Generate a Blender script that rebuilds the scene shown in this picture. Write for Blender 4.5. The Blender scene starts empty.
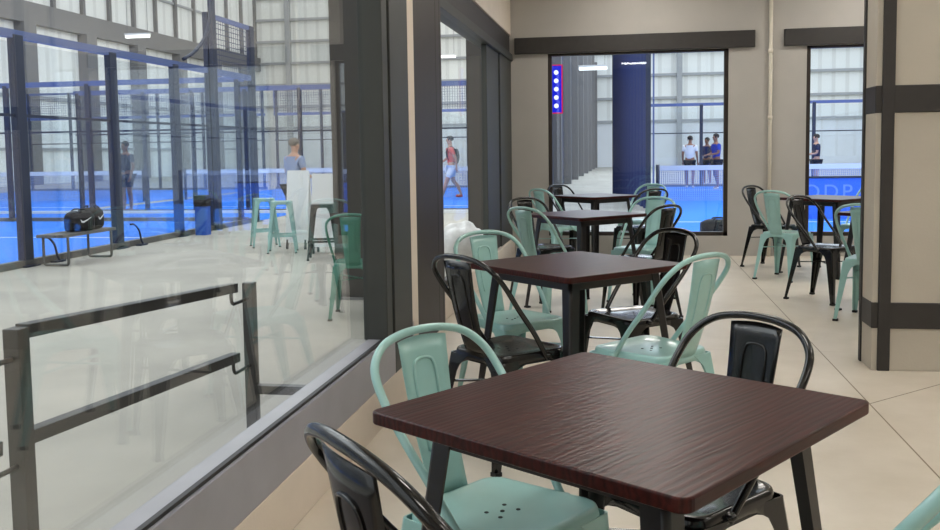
import bpy, bmesh, math, random
from mathutils import Vector, Matrix
random.seed(7)
PI = math.pi
scene = bpy.context.scene
COL = scene.collection
ZO = -0.2          # level of the hall floor, one step below the cafe floor


# ------------------------------------------------------------------ colours and materials
def lin(r, g, b):
    f = lambda c: c / 12.92 if c <= 0.04045 else ((c + 0.055) / 1.055) ** 2.4
    return (f(r / 255), f(g / 255), f(b / 255), 1.0)


def new_mat(name):
    m = bpy.data.materials.new(name)
    m.use_nodes = True
    nt = m.node_tree
    nt.nodes.clear()
    out = nt.nodes.new('ShaderNodeOutputMaterial')
    return m, nt, out


def pbr(name, col, rough=0.5, metal=0.0, spec=0.5, var=0.0, scale=8.0, bump=0.0, bscale=60.0, coat=0.0, detail=4.0):
    m, nt, out = new_mat(name)
    p = nt.nodes.new('ShaderNodeBsdfPrincipled')
    p.inputs['Base Color'].default_value = col
    p.inputs['Roughness'].default_value = rough
    p.inputs['Metallic'].default_value = metal
    p.inputs['Specular IOR Level'].default_value = spec
    p.inputs['Coat Weight'].default_value = coat
    p.inputs['Coat Roughness'].default_value = 0.08
    nt.links.new(p.outputs[0], out.inputs[0])
    if var or bump:
        tc = nt.nodes.new('ShaderNodeTexCoord')
    if var:
        n = nt.nodes.new('ShaderNodeTexNoise')
        n.inputs['Scale'].default_value = scale
        n.inputs['Detail'].default_value = detail
        nt.links.new(tc.outputs['Object'], n.inputs['Vector'])
        r = nt.nodes.new('ShaderNodeMapRange')
        r.inputs['From Min'].default_value = 0.3
        r.inputs['From Max'].default_value = 0.7
        r.inputs['To Min'].default_value = 1 - var
        r.inputs['To Max'].default_value = 1 + var
        nt.links.new(n.outputs['Fac'], r.inputs['Value'])
        mx = nt.nodes.new('ShaderNodeMix')
        mx.data_type = 'RGBA'
        mx.blend_type = 'MULTIPLY'
        mx.inputs['Factor'].default_value = 1
        mx.inputs['A'].default_value = col
        cb = nt.nodes.new('ShaderNodeCombineColor')
        for i in range(3):
            nt.links.new(r.outputs[0], cb.inputs[i])
        nt.links.new(cb.outputs[0], mx.inputs['B'])
        nt.links.new(mx.outputs['Result'], p.inputs['Base Color'])
    if bump:
        n2 = nt.nodes.new('ShaderNodeTexNoise')
        n2.inputs['Scale'].default_value = bscale
        n2.inputs['Detail'].default_value = 5
        nt.links.new(tc.outputs['Object'], n2.inputs['Vector'])
        b = nt.nodes.new('ShaderNodeBump')
        b.inputs['Strength'].default_value = bump
        b.inputs['Distance'].default_value = 0.01
        nt.links.new(n2.outputs['Fac'], b.inputs['Height'])
        nt.links.new(b.outputs[0], p.inputs['Normal'])
    return m


def glass(name, tint, base=0.04, edge=1.0):
    m, nt, out = new_mat(name)
    tr = nt.nodes.new('ShaderNodeBsdfTransparent')
    tr.inputs[0].default_value = tint
    gl = nt.nodes.new('ShaderNodeBsdfGlossy')
    gl.inputs['Roughness'].default_value = 0.0
    lw = nt.nodes.new('ShaderNodeLayerWeight')
    lw.inputs['Blend'].default_value = 0.5
    pw = nt.nodes.new('ShaderNodeMath'); pw.operation = 'POWER'; pw.inputs[1].default_value = 5
    mu = nt.nodes.new('ShaderNodeMath'); mu.operation = 'MULTIPLY_ADD'
    mu.inputs[1].default_value = edge - base; mu.inputs[2].default_value = base
    mix = nt.nodes.new('ShaderNodeMixShader')
    nt.links.new(lw.outputs['Facing'], pw.inputs[0])
    nt.links.new(pw.outputs[0], mu.inputs[0])
    nt.links.new(mu.outputs[0], mix.inputs[0])
    nt.links.new(tr.outputs[0], mix.inputs[1])
    nt.links.new(gl.outputs[0], mix.inputs[2])
    nt.links.new(mix.outputs[0], out.inputs[0])
    return m


def emit(name, col, s):
    m, nt, out = new_mat(name)
    e = nt.nodes.new('ShaderNodeEmission')
    e.inputs[0].default_value = col
    e.inputs[1].default_value = s
    nt.links.new(e.outputs[0], out.inputs[0])
    return m


def wood_mat():
    m, nt, out = new_mat('dark_stained_elm')
    p = nt.nodes.new('ShaderNodeBsdfPrincipled')
    tc = nt.nodes.new('ShaderNodeTexCoord')
    mp = nt.nodes.new('ShaderNodeMapping')
    mp.inputs['Scale'].default_value = (1.2, 9, 9)
    nt.links.new(tc.outputs['Object'], mp.inputs['Vector'])
    w = nt.nodes.new('ShaderNodeTexNoise')
    w.inputs['Scale'].default_value = 3.0; w.inputs['Detail'].default_value = 8; w.inputs['Distortion'].default_value = 1.6
    nt.links.new(mp.outputs[0], w.inputs['Vector'])
    wv = nt.nodes.new('ShaderNodeTexWave')
    wv.wave_type = 'BANDS'; wv.bands_direction = 'Y'
    wv.inputs['Scale'].default_value = 2.2; wv.inputs['Distortion'].default_value = 9; wv.inputs['Detail'].default_value = 4
    wv.inputs['Detail Scale'].default_value = 1.4
    nt.links.new(mp.outputs[0], wv.inputs['Vector'])
    ad = nt.nodes.new('ShaderNodeMath'); ad.operation = 'MULTIPLY_ADD'
    ad.inputs[1].default_value = 0.4
    nt.links.new(wv.outputs['Fac'], ad.inputs[0]); nt.links.new(w.outputs['Fac'], ad.inputs[2])
    cr = nt.nodes.new('ShaderNodeValToRGB')
    cr.color_ramp.elements[0].position = 0.35; cr.color_ramp.elements[0].color = lin(33, 11, 10)
    cr.color_ramp.elements[1].position = 0.95; cr.color_ramp.elements[1].color = lin(66, 25, 20)
    nt.links.new(ad.outputs[0], cr.inputs[0]); nt.links.new(cr.outputs[0], p.inputs['Base Color'])
    p.inputs['Roughness'].default_value = 0.34
    p.inputs['Specular IOR Level'].default_value = 0.22
    b = nt.nodes.new('ShaderNodeBump'); b.inputs['Strength'].default_value = 0.2; b.inputs['Distance'].default_value = 0.003
    nt.links.new(ad.outputs[0], b.inputs['Height']); nt.links.new(b.outputs[0], p.inputs['Normal'])
    nt.links.new(p.outputs[0], out.inputs[0])
    return m


def floor_mat():
    """warm polished slab floor with thin saw-cut joints"""
    m, nt, out = new_mat('cream_slab_floor')
    p = nt.nodes.new('ShaderNodeBsdfPrincipled')
    geo = nt.nodes.new('ShaderNodeNewGeometry')
    sx = nt.nodes.new('ShaderNodeSeparateXYZ')
    nt.links.new(geo.outputs['Position'], sx.inputs[0])

    def math_(op, a, b=None, c=None):
        n = nt.nodes.new('ShaderNodeMath'); n.operation = op
        for i, v in enumerate((a, b, c)):
            if v is None: continue
            if isinstance(v, (int, float)): n.inputs[i].default_value = v
            else: nt.links.new(v, n.inputs[i])
        return n.outputs[0]

    def line(coord, at_, w):
        return math_('LESS_THAN', math_('ABSOLUTE', math_('SUBTRACT', coord, at_)), w)
    X, Y = sx.outputs[0], sx.outputs[1]
    j1 = line(X, 1.155, 0.0035)
    # cut running off at an angle towards the partition
    dg = math_('SUBTRACT', math_('SUBTRACT', Y, 4.67), math_('MULTIPLY', math_('SUBTRACT', X, 1.155), 0.95))
    j2 = math_('MULTIPLY', math_('LESS_THAN', math_('ABSOLUTE', dg), 0.005), math_('GREATER_THAN', X, 1.155))
    j3 = line(math_('PINGPONG', math_('ADD', Y, 0.45), 2.1), 2.1, 0.003)
    js = math_('MINIMUM', math_('ADD', j1, math_('ADD', j2, math_('MULTIPLY', j3, 0.35))), 1.0)
    n = nt.nodes.new('ShaderNodeTexNoise'); n.inputs['Scale'].default_value = 1.7; n.inputs['Detail'].default_value = 7
    n.inputs['Roughness'].default_value = 0.62
    nt.links.new(geo.outputs['Position'], n.inputs['Vector'])
    cr = nt.nodes.new('ShaderNodeValToRGB')
    cr.color_ramp.elements[0].position = 0.3; cr.color_ramp.elements[0].color = lin(196, 186, 170)
    cr.color_ramp.elements[1].position = 0.72; cr.color_ramp.elements[1].color = lin(214, 205, 191)
    nt.links.new(n.outputs['Fac'], cr.inputs[0])
    mx = nt.nodes.new('ShaderNodeMix'); mx.data_type = 'RGBA'
    nt.links.new(js, mx.inputs['Factor']); nt.links.new(cr.outputs[0], mx.inputs['A'])
    mx.inputs['B'].default_value = lin(120, 104, 82)
    nt.links.new(mx.outputs['Result'], p.inputs['Base Color'])
    p.inputs['Roughness'].default_value = 0.42
    p.inputs['Specular IOR Level'].default_value = 0.35
    nt.links.new(p.outputs[0], out.inputs[0])
    return m


def siding_mat(name, col, pitch, axis=0):
    """ribbed sheet: shading of the narrow vertical ribs painted as darker stripes"""
    m, nt, out = new_mat(name)
    p = nt.nodes.new('ShaderNodeBsdfPrincipled')
    p.inputs['Base Color'].default_value = col
    p.inputs['Roughness'].default_value = 0.55
    geo = nt.nodes.new('ShaderNodeNewGeometry')
    sx = nt.nodes.new('ShaderNodeSeparateXYZ'); nt.links.new(geo.outputs['Position'], sx.inputs[0])
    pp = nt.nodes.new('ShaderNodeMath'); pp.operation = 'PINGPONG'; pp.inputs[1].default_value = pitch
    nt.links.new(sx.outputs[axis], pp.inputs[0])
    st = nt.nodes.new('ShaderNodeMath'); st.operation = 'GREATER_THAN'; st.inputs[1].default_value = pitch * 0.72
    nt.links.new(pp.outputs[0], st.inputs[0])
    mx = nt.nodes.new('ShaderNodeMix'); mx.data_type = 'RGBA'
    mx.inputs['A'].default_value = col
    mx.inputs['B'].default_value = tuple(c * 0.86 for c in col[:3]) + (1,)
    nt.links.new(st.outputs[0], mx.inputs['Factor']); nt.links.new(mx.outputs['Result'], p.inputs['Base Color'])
    nt.links.new(p.outputs[0], out.inputs[0])
    return m


def mesh_mat(name, col, pitch, wire):
    """welded wire mesh: square holes between wires"""
    m, nt, out = new_mat(name)
    p = nt.nodes.new('ShaderNodeBsdfPrincipled')
    p.inputs['Base Color'].default_value = col; p.inputs['Roughness'].default_value = 0.5
    tr = nt.nodes.new('ShaderNodeBsdfTransparent')
    geo = nt.nodes.new('ShaderNodeNewGeometry')
    sx = nt.nodes.new('ShaderNodeSeparateXYZ'); nt.links.new(geo.outputs['Position'], sx.inputs[0])

    def M(op, a, b):
        n = nt.nodes.new('ShaderNodeMath'); n.operation = op
        for i, v in enumerate((a, b)):
            if isinstance(v, (int, float)): n.inputs[i].default_value = v
            else: nt.links.new(v, n.inputs[i])
        return n.outputs[0]
    h = M('ADD', sx.outputs[0], sx.outputs[1])
    a = M('LESS_THAN', M('PINGPONG', h, pitch / 2), wire)
    b = M('LESS_THAN', M('PINGPONG', sx.outputs[2], pitch / 2), wire)
    fac = M('MAXIMUM', a, b)
    mix = nt.nodes.new('ShaderNodeMixShader')
    nt.links.new(fac, mix.inputs[0]); nt.links.new(tr.outputs[0], mix.inputs[1]); nt.links.new(p.outputs[0], mix.inputs[2])
    nt.links.new(mix.outputs[0], out.inputs[0])
    return m


M = {}
M['wood'] = wood_mat()
M['floor'] = floor_mat()
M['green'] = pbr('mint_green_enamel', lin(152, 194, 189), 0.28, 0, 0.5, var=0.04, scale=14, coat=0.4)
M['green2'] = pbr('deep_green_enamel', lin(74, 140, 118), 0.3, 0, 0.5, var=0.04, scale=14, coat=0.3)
M['black'] = pbr('black_gloss_enamel', lin(14, 13, 13), 0.2, 0, 0.4, coat=0.3)
M['blackmetal'] = pbr('dark_bronze_steel', lin(26, 23, 22), 0.34, 0.0, 0.5, var=0.08, scale=20)
M['rubber'] = pbr('black_rubber', lin(22, 22, 22), 0.7)
M['hole'] = pbr('shadowed_hole', lin(28, 38, 36), 0.8)
M['wall'] = pbr('cream_plaster', lin(184, 180, 174), 0.85, 0, 0.2, var=0.035, scale=3, bump=0.15, bscale=90)
M['panel'] = pbr('warm_cream_panel', lin(191, 184, 171), 0.85, 0, 0.2, var=0.035, scale=3, bump=0.15, bscale=90)
M['kerb'] = pbr('cream_kerb_plaster', lin(218, 206, 192), 0.75, 0, 0.25, var=0.03, scale=5, bump=0.1, bscale=80)
M['white'] = pbr('white_paint', lin(232, 229, 222), 0.7, var=0.02, scale=4)
M['pipe'] = pbr('cream_pipe_paint', lin(222, 215, 200), 0.5)
M['bar'] = pbr('dark_brown_painted_timber', lin(50, 47, 45), 0.55, var=0.08, scale=16)
M['frame'] = pbr('charcoal_green_aluminium', lin(64, 66, 63), 0.5, 0.1, 0.4, var=0.05, scale=6)
M['framed'] = pbr('brown_black_aluminium', lin(52, 44, 39), 0.5, 0.1, 0.4, var=0.05, scale=8)
M['sill'] = pbr('grey_sill_metal', lin(150, 150, 158), 0.32, 0.0, 0.5, var=0.08, scale=5)
M['gasket'] = pbr('black_gasket', lin(30, 28, 30), 0.5)
M['glass'] = glass('window_glass', (0.93, 0.955, 0.96, 1), 0.075)
M['glass3'] = glass('blue_tinted_window_glass', (0.89, 0.945, 1.0, 1), 0.04)
M['glass2'] = glass('anti_glare_window_glass', (0.95, 0.965, 0.965, 1), 0.01, 0.18)
M['cglass'] = glass('court_glass', (0.94, 0.965, 0.985, 1), 0.045)
M['concrete'] = pbr('pale_concrete', lin(178, 173, 162), 0.6, 0, 0.3, var=0.12, scale=1.3, detail=8)
M['turf'] = pbr('blue_turf', lin(64, 136, 242), 0.9, 0, 0.1, var=0.06, scale=6)
M['line'] = pbr('white_line', lin(235, 238, 242), 0.8)
M['navy'] = pbr('navy_steel', lin(58, 70, 100), 0.45, 0.1, 0.5)
M['navyd'] = pbr('dark_navy_steel', lin(42, 50, 72), 0.45, 0.1, 0.5)
M['bluesteel'] = pbr('blue_steel', lin(92, 108, 156), 0.4, 0.1)
M['navycurtain'] = pbr('navy_curtain_fabric', lin(26, 44, 96), 0.8)
M['mesh'] = mesh_mat('navy_wire_mesh', lin(40, 56, 100), 0.10, 0.006)
M['netmesh'] = mesh_mat('net_mesh', lin(150, 168, 210), 0.05, 0.005)
M['siding'] = siding_mat('white_ribbed_siding', lin(246, 246, 240), 0.5, 0)
M['sidingy'] = siding_mat('white_ribbed_siding_side', lin(246, 246, 242), 0.6, 1)
M['darksiding'] = siding_mat('slate_ribbed_siding', lin(72, 78, 100), 0.55, 1)
M['column'] = pbr('grey_steel_column', lin(122, 120, 120), 0.55, 0.1)
M['taupe'] = pbr('taupe_steel_column', lin(66, 61, 56), 0.6)
M['concrete_wall'] = pbr('grey_concrete_wall', lin(232, 234, 236), 0.8, var=0.05, scale=0.6)
M['girt'] = pbr('grey_girt', lin(168, 170, 172), 0.6)
M['rail'] = pbr('dark_rail_paint', lin(56, 54, 52), 0.4, 0.1, 0.5, var=0.06, scale=18)
M['bench'] = pbr('grey_bench_metal', lin(104, 102, 98), 0.5, 0.2)
M['bag'] = pbr('black_bag_fabric', lin(24, 24, 26), 0.75, var=0.2, scale=30, bump=0.3, bscale=120)
M['board'] = pbr('white_board', lin(238, 240, 240), 0.6)
M['signblue'] = emit('lit_blue_sign', lin(25, 40, 225), 1.0)
M['signred'] = emit('lit_red_border', lin(225, 45, 90), 1.0)
M['signwhite'] = emit('lit_white_letters', (1, 1, 1, 1), 1.3)
M['lamp'] = emit('lit_ceiling_diffuser', (1.0, 0.955, 0.89, 1), 18.0)
M['halllamp'] = emit('lit_hall_tube', (1.0, 0.98, 0.92, 1), 3.0)
M['skin'] = pbr('skin', lin(196, 150, 126), 0.6)
M['skind'] = pbr('tan_skin', lin(150, 104, 82), 0.6)
M['hair'] = pbr('dark_hair', lin(38, 30, 28), 0.7)
M['hairg'] = pbr('grey_hair', lin(120, 112, 104), 0.7)
M['red'] = pbr('red_shirt', lin(226, 74, 70), 0.8)
M['whitecloth'] = pbr('white_cloth', lin(232, 232, 232), 0.85)
M['paleblue'] = pbr('pale_blue_cloth', lin(150, 166, 200), 0.85)
M['bluecloth'] = pbr('blue_cloth', lin(44, 66, 170), 0.85)
M['navycloth'] = pbr('navy_cloth', lin(30, 40, 72), 0.85)
M['blackcloth'] = pbr('black_cloth', lin(28, 30, 38), 0.85)
M['shoe'] = pbr('red_shoe', lin(214, 66, 56), 0.6)
M['shoew'] = pbr('white_shoe', lin(225, 225, 225), 0.6)
M['letters'] = pbr('pale_blue_lettering', lin(134, 174, 246), 0.7)
M['banner'] = pbr('blue_banner', lin(64, 128, 238), 0.7)
M['plastic'] = pbr('white_plastic_sheet', lin(222, 220, 216), 0.35, var=0.06, scale=12, bump=0.5, bscale=18)
M['bin'] = pbr('blue_bin_plastic', lin(40, 92, 190), 0.5)


# ------------------------------------------------------------------ mesh helpers
def box(bm, x0, x1, y0, y1, z0, z1, rot=None, mi=0):
    vs = [bm.verts.new((x, y, z)) for x in (x0, x1) for y in (y0, y1) for z in (z0, z1)]
    if rot is not None:
        for v in vs: v.co = rot @ v.co
    for f in ((0, 1, 3, 2), (4, 6, 7, 5), (0, 4, 5, 1), (2, 3, 7, 6), (0, 2, 6, 4), (1, 5, 7, 3)):
        bm.faces.new([vs[i] for i in f]).material_index = mi
    return vs


def frame_at(d):
    d = d.normalized()
    u = Vector((0, 0, 1)) if abs(d.z) < 0.95 else Vector((1, 0, 0))
    a = d.cross(u).normalized()
    return a, a.cross(d).normalized()


def tube(bm, pts, r, seg=10, closed=False, mi=0):
    pts = [Vector(p) for p in pts]
    n = len(pts)
    rings = []
    a = None
    for i, p in enumerate(pts):
        if closed: d = pts[(i + 1) % n] - pts[i - 1]
        else: d = pts[min(i + 1, n - 1)] - pts[max(i - 1, 0)]
        d.normalize()
        if a is None: a, b = frame_at(d)
        else:
            a = (a - d * a.dot(d)).normalized(); b = a.cross(d).normalized()
        rr = r[i] if isinstance(r, (list, tuple)) else r
        rings.append([bm.verts.new(p + (a * math.cos(t) + b * math.sin(t)) * rr) for t in (2 * PI * k / seg for k in range(seg))])
    m = n if closed else n - 1
    for i in range(m):
        A, B = rings[i], rings[(i + 1) % n]
        for k in range(seg):
            f = bm.faces.new((A[k], A[(k + 1) % seg], B[(k + 1) % seg], B[k])); f.smooth = True; f.material_index = mi
    if not closed:
        bm.faces.new(rings[0]).material_index = mi
        bm.faces.new(list(reversed(rings[-1]))).material_index = mi


def bar(bm, p, q, w, h, mi=0):
    """rectangular bar from p to q"""
    p, q = Vector(p), Vector(q)
    a, b = frame_at(q - p)
    v = []
    for c in (p, q):
        v += [bm.verts.new(c + a * sx * w / 2 + b * sy * h / 2) for sx, sy in ((-1, -1), (1, -1), (1, 1), (-1, 1))]
    for f in ((0, 1, 2, 3), (7, 6, 5, 4), (0, 4, 5, 1), (1, 5, 6, 2), (2, 6, 7, 3), (3, 7, 4, 0)):
        bm.faces.new([v[i] for i in f]).material_index = mi


def spline(pts, n=6):
    P = [Vector(p) for p in pts]
    P = [P[0] * 2 - P[1]] + P + [P[-1] * 2 - P[-2]]
    out = []
    for i in range(1, len(P) - 2):
        for k in range(n):
            t = k / n
            p0, p1, p2, p3 = P[i - 1:i + 3]
            out.append(0.5 * ((2 * p1) + (p2 - p0) * t + (2 * p0 - 5 * p1 + 4 * p2 - p3) * t * t + (3 * p1 - p0 - 3 * p2 + p3) * t ** 3))
    out.append(P[-2].copy())
    return out


def prism(bm, outline, z0, z1, mi=0, smooth=False):
    """outline: list of (x, y)"""
    a = [bm.verts.new((x, y, z0)) for x, y in outline]
    b = [bm.verts.new((x, y, z1)) for x, y in outline]
    n = len(a)
    bm.faces.new(list(reversed(a))).material_index = mi
    bm.faces.new(b).material_index = mi
    for i in range(n):
        f = bm.faces.new((a[i], a[(i + 1) % n], b[(i + 1) % n], b[i])); f.material_index = mi; f.smooth = smooth


def round_rect(hx, hy, r, n=5):
    o = []
    for cx, cy, a0 in ((hx - r, hy - r, 0), (-hx + r, hy - r, 90), (-hx + r, -hy + r, 180), (hx - r, -hy + r, 270)):
        for k in range(n + 1):
            t = math.radians(a0 + 90 * k / n)
            o.append((cx + r * math.cos(t), cy + r * math.sin(t)))
    return o


def ellipsoid(bm, c, rx, ry, rz, seg=14, rings=8, rot=None, mi=0):
    m = Matrix.Translation(c) @ (rot.to_4x4() if rot else Matrix.Identity(4)) @ Matrix.Diagonal((rx, ry, rz, 1))
    g = bmesh.ops.create_uvsphere(bm, u_segments=seg, v_segments=rings, radius=1, matrix=m)
    for v in g['verts']:
        for f in v.link_faces: f.smooth = True; f.material_index = mi


def obj(name, bm, mat, parent=None, bevel=0.0, bseg=2, loc=None):
    bmesh.ops.recalc_face_normals(bm, faces=bm.faces)
    me = bpy.data.meshes.new(name)
    bm.to_mesh(me); bm.free()
    for m in (mat if isinstance(mat, (list, tuple)) else [mat]): me.materials.append(m)
    o = bpy.data.objects.new(name, me)
    COL.objects.link(o)
    if parent: o.parent = parent
    if loc: o.location = loc
    if bevel:
        b = o.modifiers.new('edge', 'BEVEL'); b.width = bevel; b.segments = bseg; b.limit_method = 'ANGLE'; b.angle_limit = math.radians(50)
    return o


def NB(): return bmesh.new()


def boxo(name, x0, x1, y0, y1, z0, z1, mat, parent=None, bevel=0.0):
    bm = NB(); box(bm, x0, x1, y0, y1, z0, z1)
    return obj(name, bm, mat, parent, bevel)


def tag(o, label, cat, group=None):
    o['label'] = label; o['category'] = cat
    if group: o['group'] = group
    return o


def thing(name, label, cat, loc=(0, 0, 0), rz=0.0, group=None):
    o = bpy.data.objects.new(name, None)
    o.empty_display_size = 0.1
    COL.objects.link(o)
    o.location = loc; o.rotation_euler = (0, 0, rz)
    return tag(o, label, cat, group)


def struct(o, label, cat):
    o['kind'] = 'structure'
    return tag(o, label, cat)


def dup(root, loc, rz, label, group):
    r = root.copy(); COL.objects.link(r)
    r.location = loc; r.rotation_euler = (0, 0, rz)
    r['label'] = label
    if group: r['group'] = group
    for ch in list(root.children):
        c = ch.copy(); COL.objects.link(c); c.parent = r
        for g in list(ch.children):
            d = g.copy(); COL.objects.link(d); d.parent = c
    return r


# ------------------------------------------------------------------ the cafe shell
XW = -1.1
YB = 11.0
XR = 6.2
YF = -2.2
ZC = 3.3
bm = NB(); box(bm, -1.3, XR + .2, YF - .2, 6.3, -0.15, 0.0); box(bm, -1.5, XR + .2, 6.3, YB + .25, -0.15, 0.0)
struct(obj('floor', bm, M['floor']), 'cream slab floor of the cafe with thin joints', 'floor')
bm = NB(); box(bm, -1.5, XR + .2, YF - .2, YB + .25, ZC, ZC + .2)
struct(obj('ceiling', bm, M['white']), 'white ceiling above the cafe tables', 'ceiling')

# left wall: kerb under the long window, a pier end, the wall above the far window
bm = NB()
box(bm, -1.3, XW, YF, 4.77, 0.0, 0.19)
box(bm, -1.25, -1.1, 4.63, 4.77, 0.19, ZC)          # end of the pier, catching the light
box(bm, -1.34, -1.30, 4.77, 6.3, 2.6, ZC)
box(bm, -1.47, -1.36, 6.3, YB, 2.6, ZC)
box(bm, -1.47, -1.33, 6.45, YB, 0.0, 0.2)
box(bm, -1.5, -1.1, YF, 4.66, 2.95, ZC)
struct(obj('wall_left', bm, M['kerb'], bevel=.004), 'cream plaster wall and low kerb along the left windows', 'wall')

# long window on the left
bm = NB(); box(bm, -1.205, XW, YF, 4.66, 0.19, 0.375)
w1 = struct(obj('window_1', bm, M['sill'], bevel=.004), 'large window with a grey metal sill along the left side', 'window')
bm = NB(); box(bm, -1.128, -1.112, YF, 4.66, 0.372, 0.386); obj('gasket', bm, M['gasket'], w1)
bm = NB(); box(bm, -1.205, -1.197, YF, 4.16, 0.36, 2.95); obj('glass_pane', bm, M['glass'], w1)
bm = NB()
box(bm, -1.222, -1.106, 4.15, 4.25, 0.37, 2.95)
obj('mullion', bm, M['frame'], w1, bevel=.005)
boxo('jamb', -1.13, -1.098, 4.262, 4.625, 0.19, 2.95, M['frame'], w1, .004)
boxo('top_rail', -1.205, -1.1, YF, 4.66, 2.9, 2.96, M['frame'], w1)

# far window on the left, deeper in the wall
bm = NB(); box(bm, -1.47, -1.30, 6.3, 6.44, 0.0, 2.4); box(bm, -1.33, -1.30, 6.44, 6.5, 0, 2.4)
w2 = struct(obj('window_2', bm, M['framed'], bevel=.006), 'far left window with dark frame and deep header', 'window')
boxo('side_panel', -1.345, -1.30, 4.75, 6.3, 0.0, 2.6, M['framed'], w2, .004)
boxo('header', -1.5, -1.375, 6.3, YB, 2.38, 2.6, M['bar'], w2, .006)
boxo('header_lining', -1.5, -1.34, 6.44, YB, 2.3, 2.38, M['frame'], w2, .004)
boxo('glass_pane', -1.412, -1.404, 6.44, 9.15, 0.2, 2.3, M['glass2'], w2)
boxo('door_leaf', -1.43, -1.375, 9.15, 10.0, 0.2, 2.3, M['frame'], w2, .006)
boxo('door_leaf', -1.45, -1.36, 10.03, 10.98, 0.2, 2.3, M['frame'], w2, .006)
boxo('bottom_rail', -1.43, -1.38, 6.44, 9.15, 0.2, 0.26, M['framed'], w2, .004)

# back wall with three window openings
opens = [(-0.926, 1.135, 0.23, 2.375), (1.985, 4.15, 0.23, 2.375), (4.6, 5.9, 0.23, 2.375)]
bm = NB()
x = -1.5
for (a, b, z0, z1) in opens:
    box(bm, x, a, YB, YB + .25, 0, ZC)
    box(bm, a, b, YB, YB + .25, 0, z0)
    box(bm, a, b, YB, YB + .25, z1, ZC)
    x = b
box(bm, x, XR, YB, YB + .25, 0, ZC)
struct(obj('wall_back', bm, M['wall']), 'cream plaster back wall with windows onto the courts', 'wall')
wl = ['wide window in the back wall showing a blue court and a navy screen', 'right back window beyond the pipe with a blue court behind', 'far right window in the back wall']
for i, (a, b, z0, z1) in enumerate(opens):
    bm = NB(); t = .045
    box(bm, a, a + t, YB + .02, YB + .09, z0, z1); box(bm, b - t, b, YB + .02, YB + .09, z0, z1)
    box(bm, a, b, YB + .02, YB + .09, z0, z0 + t); box(bm, a, b, YB + .02, YB + .09, z1 - t * .6, z1)
    w = struct(obj('window_%d' % (i + 3), bm, M['framed']), wl[i], 'window')
    boxo('glass_pane', a + .01, b - .01, YB + .05, YB + .058, z0 + .01, z1 - .01, M['glass3'], w)
for i, (a, b) in enumerate(((-1.313, 1.42), (1.735, 4.4))):
    o = boxo('trim_%d' % (i + 1), a, b, YB - .05, YB + .001, 2.378, 2.565, M['bar'], None, .005)
    struct(o, ['dark brown beam over the wide back window', 'dark brown beam over the right back window'][i], 'beam')
bm = NB(); tube(bm, [(1.59, YB - .03, 0), (1.59, YB - .03, ZC)], 0.021, 12)
for z in (.55, 1.55, 2.3, 3.0): tube(bm, [(1.59, YB - .03, z), (1.59, YB - .03, z + .05)], 0.026, 12)
tag(obj('wall_pipe', bm, M['pipe']), 'thin cream vertical pipe between the two back windows', 'pipe')

# side wall on the right, wall behind the viewer
struct(boxo('wall_right', XR, XR + .2, YF, YB + .25, 0, ZC, M['wall']), 'cream right side wall of the cafe', 'wall')
struct(boxo('wall_front', -1.5, XR + .2, YF - .2, YF, -.15, ZC, M['wall']), 'cream wall closing the near end of the cafe', 'wall')

# partition block at the right with dark trims
pt = struct(boxo('wall_partition', 1.335, XR, 5.385, 5.63, 0, ZC, M['panel'], None, .003), 'cream partition wall with dark corner posts and bands at right', 'wall')
PX = 1.325
def trimp(name, *a): return boxo(name, *a, M['bar'], pt, .004)
trimp('corner_post', PX + .04, PX + .105, 5.371, 5.42, 0, ZC)
trimp('corner_post', PX, PX + .03, 5.60, 5.642, 0, ZC)
trimp('corner_post', 1.80, 1.86, 5.371, 5.42, 0, ZC)
for z0, z1 in ((.238, .382), (1.425, 1.573), (2.6, 2.74)):
    bm = NB(); box(bm, PX + .08, XR, 5.373, 5.40, z0, z1); box(bm, PX + .006, PX + .06, 5.38, 5.62, z0, z1)
    obj('horizontal_band', bm, M['bar'], pt, .004)

# ceiling light panels of the cafe
lt = None
k = 0
for yy in (-0.6, 2.2, 5.0, 7.8, 10.0):
    for xx in (0.15, 2.6, 4.9):
        loc = (xx, yy, ZC)
        lab = 'square warm ceiling light panel above the cafe tables'
        if lt is None:
            lt = thing('ceiling_light', lab, 'ceiling light', loc, 0, 'ceiling light panels of the cafe')
            bm = NB()
            for s in (-1, 1):
                box(bm, -.32, .32, s * .31 - .01, s * .31 + .01, -.02, 0); box(bm, s * .31 - .01, s * .31 + .01, -.30, .30, -.02, 0)
            obj('light_frame', bm, M['white'], lt)
            bm = NB(); box(bm, -.30, .30, -.30, .30, -.012, -.002); obj('diffuser', bm, M['lamp'], lt)
        else:
            dup(lt, loc, 0, lab, 'ceiling light panels of the cafe')


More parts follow.
